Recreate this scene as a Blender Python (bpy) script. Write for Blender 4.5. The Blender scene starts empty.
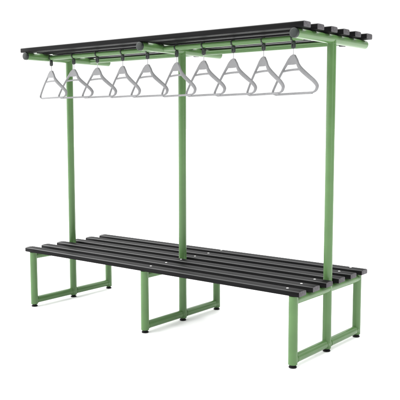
import bpy, bmesh, math, random
from mathutils import Vector, Matrix
random.seed(7)
scene = bpy.context.scene
COL = scene.collection

# ------------------------------------------------------------------ helpers
def link(name, bm, mats, parent=None, smooth=True, sharp=35):
    me = bpy.data.meshes.new(name)
    bmesh.ops.recalc_face_normals(bm, faces=bm.faces)
    bm.to_mesh(me); bm.free()
    for m in (mats if isinstance(mats, (list, tuple)) else [mats]): me.materials.append(m)
    if smooth:
        me.polygons.foreach_set('use_smooth', [True]*len(me.polygons))
        me.set_sharp_from_angle(angle=math.radians(sharp))
    o = bpy.data.objects.new(name, me); COL.objects.link(o)
    if parent: o.parent = parent
    return o

def thing(name, label, cat, loc=(0, 0, 0), rz=0, group=None):
    o = bpy.data.objects.new(name, None); COL.objects.link(o)
    o.location = loc; o.rotation_euler = (0, 0, rz); o.empty_display_size = .1
    o['label'] = label; o['category'] = cat
    if group: o['group'] = group
    return o

def frame_of(d):
    d = d.normalized()
    a = Vector((0, 0, 1)) if abs(d.z) < .9 else Vector((0, 1, 0))
    u = d.cross(a).normalized(); return u, d.cross(u).normalized()

def lathe(bm, p, axis, prof, seg=40, mi=0):
    """prof: (distance along axis, radius) pairs; closed with end caps"""
    p = Vector(p); axis = Vector(axis).normalized(); u, v = frame_of(axis)
    rings = []
    for t, r in prof:
        if r < 1e-6: rings.append([bm.verts.new(p + axis*t)])
        else: rings.append([bm.verts.new(p + axis*t + (u*math.cos(a) + v*math.sin(a))*r)
                            for a in [2*math.pi*i/seg for i in range(seg)]])
    for A, B in zip(rings, rings[1:]):
        for i in range(seg):
            j = (i+1) % seg
            if len(A) == 1 and len(B) == 1: continue
            if len(A) == 1: f = bm.faces.new((A[0], B[i], B[j]))
            elif len(B) == 1: f = bm.faces.new((A[i], A[j], B[0]))
            else: f = bm.faces.new((A[i], A[j], B[j], B[i]))
            f.material_index = mi
    for R in (rings[0], rings[-1]):
        if len(R) > 2: bm.faces.new(R).material_index = mi
    return bm

def tube(bm, a, b, r, seg=40, ch=.0015):
    a = Vector(a); b = Vector(b); L = (b-a).length
    return lathe(bm, a, b-a, [(0, r-ch), (ch, r), (L-ch, r), (L, r-ch)], seg)

def weld(bm, c, axis, r, t=.0018, seg=40):
    """bead of weld round a joint: a thin torus"""
    c = Vector(c); axis = Vector(axis).normalized(); u, v = frame_of(axis)
    rings = []
    for i in range(seg):
        a = 2*math.pi*i/seg; d = u*math.cos(a)+v*math.sin(a)
        rings.append([bm.verts.new(c + d*(r + t*.6*math.cos(q)) + axis*t*math.sin(q)) for q in [2*math.pi*k/6 for k in range(6)]])
    for i in range(seg):
        A, B = rings[i], rings[(i+1) % seg]
        for k in range(6): bm.faces.new((A[k], A[(k+1) % 6], B[(k+1) % 6], B[k]))

def sweep(bm, pts, wv, tv, closed=False, rnd=6):
    """rounded-blade sweep: each point has a half-width vector wv and half-thickness vector tv"""
    rings = []
    n = 12
    for p, w, t in zip(pts, wv, tv):
        ring = []
        for i in range(n):
            a = 2*math.pi*i/n
            c, s = math.cos(a), math.sin(a)
            c = math.copysign(abs(c)**.55, c); s = math.copysign(abs(s)**.55, s)
            ring.append(bm.verts.new(Vector(p) + Vector(w)*c + Vector(t)*s))
        rings.append(ring)
    m = len(rings)
    for i in range(m if closed else m-1):
        A, B = rings[i], rings[(i+1) % m]
        for k in range(n): bm.faces.new((A[k], A[(k+1) % n], B[(k+1) % n], B[k]))
    if not closed:
        bm.faces.new(rings[0]); bm.faces.new(rings[-1])

def catmull(P, per=6):
    P = [Vector(p) for p in P]; out = []
    Q = [P[0]*2-P[1]] + P + [P[-1]*2-P[-2]]
    for i in range(1, len(Q)-2):
        for k in range(per):
            t = k/per; a, b, c, d = Q[i-1], Q[i], Q[i+1], Q[i+2]
            out.append(.5*((2*b)+(c-a)*t+(2*a-5*b+4*c-d)*t*t+(3*b-a-3*c+d)*t**3))
    out.append(P[-1]); return out

# ---------------------------------------------------------------- materials
def mat(name, col, rough=.5, spec=.5, noise=None, bump=None, coat=0):
    m = bpy.data.materials.new(name); m.use_nodes = True
    nt = m.node_tree; b = nt.nodes['Principled BSDF']
    b.inputs['Base Color'].default_value = (*col, 1); b.inputs['Roughness'].default_value = rough
    b.inputs['Specular IOR Level'].default_value = spec
    if coat: b.inputs['Coat Weight'].default_value = coat; b.inputs['Coat Roughness'].default_value = .15
    tc = nt.nodes.new('ShaderNodeTexCoord')
    def nz(scale, stretch, detail=6):
        mp = nt.nodes.new('ShaderNodeMapping'); mp.inputs['Scale'].default_value = stretch
        n = nt.nodes.new('ShaderNodeTexNoise'); n.inputs['Scale'].default_value = scale; n.inputs['Detail'].default_value = detail
        nt.links.new(tc.outputs['Object'], mp.inputs[0]); nt.links.new(mp.outputs[0], n.inputs[0]); return n
    if noise:
        sc, st, amt = noise
        n = nz(sc, st); r = nt.nodes.new('ShaderNodeMapRange')
        r.inputs['From Min'].default_value = .3; r.inputs['From Max'].default_value = .7
        r.inputs['To Min'].default_value = 1-amt; r.inputs['To Max'].default_value = 1+amt
        nt.links.new(n.outputs[0], r.inputs[0])
        v = nt.nodes.new('ShaderNodeVectorMath'); v.operation = 'SCALE'; v.inputs[0].default_value = col
        nt.links.new(r.outputs[0], v.inputs['Scale']); nt.links.new(v.outputs[0], b.inputs['Base Color'])
        rr = nt.nodes.new('ShaderNodeMapRange'); rr.inputs['To Min'].default_value = rough-.06; rr.inputs['To Max'].default_value = rough+.06
        nt.links.new(n.outputs[0], rr.inputs[0]); nt.links.new(rr.outputs[0], b.inputs['Roughness'])
    if bump:
        sc, st, dist = bump
        n = nz(sc, st, 4); bp = nt.nodes.new('ShaderNodeBump'); bp.inputs['Distance'].default_value = dist; bp.inputs['Strength'].default_value = 1
        nt.links.new(n.outputs[0], bp.inputs['Height']); nt.links.new(bp.outputs[0], b.inputs['Normal'])
    return m

M_green = mat('green_paint', (.070, .148, .048), .30, .28, (9, (1, 1, 1), .07), (420, (1, 1, 1), .00012), coat=.12)
M_slat  = mat('black_slat', (.0052, .0051, .0054), .5, .05, (26, (.12, 4, 4), .45), (60, (.06, 6, 6), .0007))
M_cut   = mat('cut_slat_end', (.075, .071, .076), .7, .2, (90, (1, 1, 1), .25), (160, (1, 1, 1), .0006))
def vary(m, amt):
    nt = m.node_tree; b = nt.nodes['Principled BSDF']; src = b.inputs['Base Color'].links[0].from_socket
    oi = nt.nodes.new('ShaderNodeObjectInfo'); q = nt.nodes.new('ShaderNodeMapRange')
    q.inputs['To Min'].default_value = 1-amt; q.inputs['To Max'].default_value = 1+amt
    v = nt.nodes.new('ShaderNodeVectorMath'); v.operation = 'SCALE'
    nt.links.new(oi.outputs['Random'], q.inputs[0]); nt.links.new(src, v.inputs[0]); nt.links.new(q.outputs[0], v.inputs['Scale'])
    nt.links.new(v.outputs[0], b.inputs['Base Color'])
vary(M_slat, .25); vary(M_cut, .18)
M_edge  = mat('burnished_slat_edge', (.010, .010, .0105), .32, .36, (14, (.3, 1, 1), .5))
M_cap   = mat('dark_plastic', (.016, .020, .018), .45, .25, (40, (1, 1, 1), .15))
M_foot  = mat('black_rubber', (.008, .008, .008), .6, .2)
M_hang  = mat('grey_plastic', (.168, .168, .173), .5, .3, (30, (1, 1, 1), .06))
M_wire  = mat('pale_steel_wire', (.40, .40, .41), .35, .5); M_wire.node_tree.nodes['Principled BSDF'].inputs['Metallic'].default_value = .6
M_screw = mat('bright_screw', (.62, .62, .60), .3, .6)
M_floor = mat('white_floor', (.93, .93, .93), .9, .0)

# ------------------------------------------------------------------ setting
bm = bmesh.new()
bmesh.ops.create_circle(bm, cap_ends=True, segments=96, radius=120)
fl = link('floor', bm, M_floor, smooth=False); fl['kind'] = 'structure'

# ------------------------------------------------------------------ bench
FX = (-1.0, 0.0, 1.0)
D, R = .3435, .0235
ZL = .017                       # underside of the tubes, above the feet
ZB, ZS = .0425, .3415           # floor rail, seat rail centres
ZC, HC = 1.640, .372            # top arm
ST, SB = .396, .3675            # seat slat top and bottom
PITCH, HW = .1346, .035
bench = thing('cloakroom_bench', 'green steel bench with black slatted seat and matching shelf above the row of hangers', 'cloakroom bench')

def foot_bm(x, y):
    b = bmesh.new()
    lathe(b, (x, y, 0), (0, 0, 1), [(0, .0185), (.0025, .0205), (.0065, .020), (.0085, .013), (.0125, .0125), (.0135, .019), (ZL+.001, .019)], 32)
    return b

for X in FX:
    for s in (-1, 1):
        b = bmesh.new(); tube(b, (X, s*D, ZL), (X, s*D, SB-.0025), R); weld(b, (X, s*(D-R+.001), ZB), (0, 1, 0), R)
        weld(b, (X, s*(D-R+.001), ZS), (0, 1, 0), R-.001)
        leg = link('leg', b, M_green, bench)
        link('foot', foot_bm(X, s*D), M_foot, leg)
    b = bmesh.new(); tube(b, (X, 0, ZL), (X, 0, ZC), R)
    for s in (-1, 1): weld(b, (X, s*(R-.001), ZB), (0, 1, 0), R)
    post = link('post', b, M_green, bench)
    link('foot', foot_bm(X, 0), M_foot, post)
    b = bmesh.new(); tube(b, (X, -D+.006, ZB), (X, D-.006, ZB), R-.0006); link('floor_rail', b, M_green, bench)
    b = bmesh.new(); tube(b, (X, -D+.006, ZS), (X, D-.006, ZS), R-.0006); link('seat_rail', b, M_green, bench)
    b = bmesh.new(); tube(b, (X, -HC+.012, ZC), (X, HC, ZC), R, ch=.004); weld(b, (X, 0, ZC-R+.0005), (0, 0, 1), R)
    arm = link('top_arm', b, M_green, bench)
    b = bmesh.new()
    lathe(b, (X, -HC-.004, ZC), (0, 1, 0), [(0, 0), (0, .017), (.0012, .0205), (.004, .0235), (.0165, .0243)], 40)
    link('end_cap', b, M_cap, arm)
    b = bmesh.new(); lathe(b, (X, HC-.001, ZC), (0, 1, 0), [(0, .0185), (.003, .018), (.0045, .014), (.0045, 0)], 40)
    link('end_cap', b, M_cap, arm)

RR, YR, ZR = .0145, .1813, 1.6385
for s in (-1, 1):
    for a, c in ((-1, 0), (0, 1)):
        b = bmesh.new(); tube(b, (a+R-.004, s*YR, ZR), (c-R+.004, s*YR, ZR), RR, 32)
        rail = link('hanging_rail', b, M_green, bench)
        b = bmesh.new()
        lathe(b, (c-R-.030, s*YR, ZR-.002), (1, 0, 0), [(0, .0155), (.002, .0185), (.026, .0195), (.032, .0195)], 32)
        br = link('end_bracket', b, M_cap, rail)
        b = bmesh.new(); lathe(b, (c-R-.015, s*YR-.0195, ZR-.008), (0, -1, 0), [(0, .004), (.0015, .0038), (.0022, .002), (.0022, 0)], 16)
        link('screw', b, M_screw, br)

def slat(name, x0, x1, y, z0, z1, hw, sag, cr=.0012):
    """plank with softly rounded long edges and lighter sawn ends"""
    b = bmesh.new()
    prof = []
    for cy, cz, a0, e in ((hw, z1, 0, .0058), (-hw, z1, 90, .0058), (-hw, z0, 180, .004), (hw, z0, 270, .004)):
        cy -= math.copysign(e, cy); cz += e if a0 > 90 else -e-cr
        for k in range(5):
            a = math.radians(a0+k*22.5); prof.append((cy+e*math.cos(a), cz+e*math.sin(a)))
        if a0 == 0:
            for q in (.6, .2, -.2, -.6): prof.append((q*hw, z1-cr+cr*(1-q*q)*1.5))
    zc = (z0+z1)/2
    xs = [x0, x0+.002, x0+.004] + [x0+.004+(x1-x0-.008)*i/24 for i in range(1, 24)] + [x1-.004, x1-.002, x1]
    rings = []
    for i, x in enumerate(xs):
        k = {0: .0042, len(xs)-1: .0042, 1: .0012, len(xs)-2: .0012}.get(i, 0)
        t = (x-x0)/(x1-x0)
        dy = sag*math.sin(3*math.pi*t+y*40)
        rings.append([b.verts.new((x, y+dy+py*(1-k/hw), zc+(pz-zc)*(1-k/(z1-zc)))) for py, pz in prof])
    n = len(prof)
    for A, B in zip(rings, rings[1:]):
        for k in range(n): b.faces.new((A[k], A[(k+1) % n], B[(k+1) % n], B[k])).material_index = 2 if k in (9, 10, 11) else 0
    for r_ in (rings[0], rings[-1]): b.faces.new(r_).material_index = 1
    for f in b.faces:
        if all(v.co.x > x1-.0021 or v.co.x < x0+.0021 for v in f.verts): f.material_index = 1
    return link(name, b, [M_slat, M_cut, M_edge], bench)

for k in range(6):
    y = (k-2.5)*PITCH
    sl = slat('seat_slat', -1.05+random.uniform(-.002, .002), 1.05+random.uniform(-.0015, .0015), y, SB, ST, HW, .0004)
    for X in (.041, .959):
        b = bmesh.new(); lathe(b, (X, y+.002, ST-.0005), (0, 0, 1), [(0, .0068), (.0010, .0068), (.0026, .0052), (.0030, .0028), (.0016, .0020), (.0016, 0)], 24)
        link('screw', b, M_screw, sl)
for k in range(6):
    slat('shelf_slat', -1.05+random.uniform(-.002, .002), 1.052+random.uniform(-.0015, .0015), (k-2.5)*.1322-.004, ZC+R+.0006, 1.6930, HW-.001, .0004, .0003)

# ------------------------------------------------------------------ hangers
HALF, TOPZ = .21, 1.552
def hanger_parts():
    """local frame: x along the shoulders, y away from the viewer's side, z down from the rail axis (z=0)"""
    T = TOPZ-ZR
    bow = lambda x: .010*(abs(x)/HALF)**2
    body = bmesh.new()
    arm_r = [(.012, .004), (.030, .024), (.044, .048), (.068, .070), (.118, .100), (.165, .127), (.189, .147), (.192, .160), (.182, .174), (.158, .183)]
    arm_l = [(.014, .003), (.033, .016), (.056, .035), (.100, .071), (.149, .115), (.186, .152), (.199, .168), (.194, .178), (.166, .1835)]
    for s in (-1, 1):
        pts = catmull([(s*x, 0, T-z) for x, z in (arm_r if s > 0 else arm_l)], 6)
        P, W, TH = [], [], []
        for i, p in enumerate(pts):
            d = (pts[min(i+1, len(pts)-1)]-pts[max(i-1, 0)]).normalized()
            o = Vector((-d.z, 0, d.x))*s
            u = i/(len(pts)-1)
            prof = .45+.55*math.sin(math.pi*min(1, u*1.15+.10)) if u < .8 else .45
            w = .0075*prof
            lean = .0050*prof*min(1, max(0, (u-.16)/.2)) * (1 if u < .75 else max(0, (1-u)/.25))
            P.append((p.x, p.y+bow(p.x), p.z)); W.append(o*w + Vector((0, lean, 0))); 
            TH.append(Vector((.0030 if s > 0 else .0046, .0044, 0)))
        sweep(body, P, W, TH)
    # trouser bar
    xs = [-.164+.320*i/20 for i in range(21)]
    sweep(body, [(x, bow(x), T-.1835) for x in xs], [(0, 0, .0056)]*21, [(0, .0044, 0)]*21)
    # arched brace
    xs = [-.097+.161*i/16 for i in range(17)]
    sweep(body, [(x, bow(x), T-.0685-.35*x*x) for x in xs], [(0, 0, .0052)]*17, [(0, .0040, 0)]*17)
    # solid neck plate
    out = [(-.017, .001), (-.009, -.0035), (0, -.0045), (.009, -.0035), (.016, .001), (.022, .008), (.030, .020), (.036, .034), (.038, .042), (.02, .0435), (0, .044), (-.02, .0435), (-.062, .042), (-.055, .034), (-.040, .020), (-.026, .008)]
    fr = [body.verts.new((x, -.0036, T-z)) for x, z in out]; bk = [body.verts.new((x, .0056, T-z)) for x, z in out]
    body.faces.new(fr); body.faces.new(bk)
    for i in range(len(out)):
        j = (i+1) % len(out); body.faces.new((fr[i], fr[j], bk[j], bk[i]))
    # hook stem, thin wire
    wire = bmesh.new(); tube(wire, (0, 0, T-.004), (0, 0, -.050), .0022, 10, .0005)
    # captive ring: thin band over the rail and a forked socket below
    ring = bmesh.new()
    N = 28; r0, r1, hwid = RR+.0006, RR+.0034, .0048
    secs = []
    for i in range(N):
        a = 2*math.pi*i/N
        secs.append([ring.verts.new((sx*hwid, r*math.cos(a), r*math.sin(a))) for sx, r in ((-1, r0), (-1, r1), (1, r1), (1, r0))])
    for i in range(N):
        A, B = secs[i], secs[(i+1) % N]
        for k in range(4): ring.faces.new((A[k], A[(k+1) % 4], B[(k+1) % 4], B[k]))
    sock = bmesh.new()
    for sx in (-1, 1):
        pr = [(sx*.0085, z) for z in (0,)]
        lathe(sock, (sx*.0088, 0, -.016), (0, 0, -1), [(0, .003), (.004, .0055), (.012, .0068), (.030, .0068), (.035, .0048)], 16)
    lathe(sock, (0, 0, -.0165), (0, 0, -1), [(0, .004), (.003, .0072), (.012, .0072), (.014, .005)], 16)
    lathe(sock, (0, 0, -.040), (0, 0, -1), [(0, .004), (.003, .0070), (.011, .0070), (.013, .004)], 16)
    return body, wire, ring, sock

def make_hanger():
    t = thing('coat_hanger', '', 'coat hanger', (0, 0, 0), 0, 'grey coat hangers on the near hanging rail')
    body, wire, ring, sock = hanger_parts()
    link('hanger_body', body, M_hang, t, sharp=50); link('hook', wire, M_wire, t)
    rg = link('captive_ring', ring, M_cap, t); link('socket', sock, M_cap, rg)
    return t

HANG = [  # x along the rail, yaw in degrees, label
    (-0.97, 15, 'leftmost grey plastic coat hanger, its right shoulder crossing the left green post'),
    (-0.752, 9, 'grey plastic coat hanger second from left, its left tip crossing the left post'),
    (-0.535, 12, 'third grey plastic coat hanger from the left, in the left bay between the posts'),
    (-0.315, 18, 'fourth grey plastic coat hanger from the left, in the middle of the left bay'),
    (-0.112, 15, 'grey plastic coat hanger just left of the middle green post'),
    (0.113, 21, 'grey plastic coat hanger crossing in front of the middle green post'),
    (0.308, 19, 'first grey plastic coat hanger wholly to the right of the middle green post'),
    (0.51, 20, 'third grey plastic coat hanger from the right end of the row'),
    (0.703, 28, 'grey plastic coat hanger second from the right end, in the right bay'),
    (0.883, 24, 'rightmost grey plastic coat hanger, below the black cap of the right top arm'),
]
proto = make_hanger()
for i, (x, yaw, lab) in enumerate(HANG):
    if i == 0: o = proto
    else:
        o = proto.copy(); COL.objects.link(o)
        for ch in list(proto.children):
            c = ch.copy(); COL.objects.link(c); c.parent = o
            for g in ch.children:
                d = g.copy(); COL.objects.link(d); d.parent = c
    o.location = (x, -YR, ZR)
    o.rotation_euler = (0, 0, -math.radians(yaw))
    o['label'] = lab
    k = .942 + .011*i      # hangers of slightly different size
    for ch in o.children:
        if ch.name.startswith('hanger_body'): ch.scale = (1, 1, k); ch.location.z = (TOPZ-ZR)*(1-k)

# ------------------------------------------------------------------ camera
def set_camera():
    C = Vector((2.88558, -3.44765, 1.22107)); y, p, r = -.67629, -.105009, -.0013
    f = Vector((math.cos(p)*math.sin(y), math.cos(p)*math.cos(y), math.sin(p)))
    rt = Vector((math.cos(y), -math.sin(y), 0)); up = rt.cross(f)
    Rr = rt*math.cos(r)+up*math.sin(r); U = -rt*math.sin(r)+up*math.cos(r)
    cd = bpy.data.cameras.new('camera'); cam = bpy.data.objects.new('camera', cd); COL.objects.link(cam)
    cam.matrix_world = Matrix(((Rr.x, U.x, -f.x, C.x), (Rr.y, U.y, -f.y, C.y), (Rr.z, U.z, -f.z, C.z), (0, 0, 0, 1)))
    cd.sensor_width = 36; cd.lens = 743.485/400*36; cd.shift_x = 2.2537/400
    cd.clip_start = .05; cd.clip_end = 500
    scene.camera = cam
set_camera()

# ------------------------------------------------------------------ light: a white studio, open dark side at the right
w = bpy.data.worlds.new('World'); scene.world = w; w.use_nodes = True
nt = w.node_tree; bg = nt.nodes['Background']
tc = nt.nodes.new('ShaderNodeTexCoord')
def dotv(v):
    n = nt.nodes.new('ShaderNodeVectorMath'); n.operation = 'DOT_PRODUCT'; n.inputs[1].default_value = Vector(v).normalized()
    nt.links.new(tc.outputs['Generated'], n.inputs[0]); return n.outputs['Value']
def ramp(sock_, a, b, c, d):
    n = nt.nodes.new('ShaderNodeMapRange'); n.interpolation_type = 'SMOOTHSTEP'
    for k, v in zip(('From Min', 'From Max', 'To Min', 'To Max'), (a, b, c, d)): n.inputs[k].default_value = v
    nt.links.new(sock_, n.inputs[0]); return n.outputs[0]
def mth(op, a, b):
    n = nt.nodes.new('ShaderNodeMath'); n.operation = op
    for i, q in enumerate((a, b)):
        if isinstance(q, (int, float)): n.inputs[i].default_value = q
        else: nt.links.new(q, n.inputs[i])
    return n.outputs[0]
dark = ramp(dotv((.92, -.39, -.05)), -.15, .6, 1.10, .05)      # behind and to the right of the camera
left = ramp(dotv((-.95, -.40, .25)), .5, .95, 0, 2.8)       # big soft box at the front left
top = ramp(dotv((-.1, 0, 1)), .25, .9, 0, 2.8)                # overhead soft box
s_ = mth('ADD', mth('ADD', dark, left), top)
nt.links.new(s_, bg.inputs['Strength']); bg.inputs['Color'].default_value = (1, 1, 1, 1)

def area(name, loc, target, sx, sy, e):
    l = bpy.data.lights.new(name, 'AREA'); l.shape = 'RECTANGLE'; l.size = sx; l.size_y = sy; l.energy = e
    o = bpy.data.objects.new(name, l); COL.objects.link(o); o.location = loc
    o.rotation_euler = (Vector(target)-Vector(loc)).to_track_quat('-Z', 'Y').to_euler(); return o
area('strip_lamp', (5.5, -1.6, 1.7), (0, 0, 1.0), .11, 2.8, 34)

# ------------------------------------------------------------------ render
scene.render.engine = 'CYCLES'
vs = scene.view_settings; vs.view_transform = 'Standard'; vs.look = 'None'; vs.exposure = 0; vs.gamma = 1
scene.render.resolution_x = scene.render.resolution_y = 1024
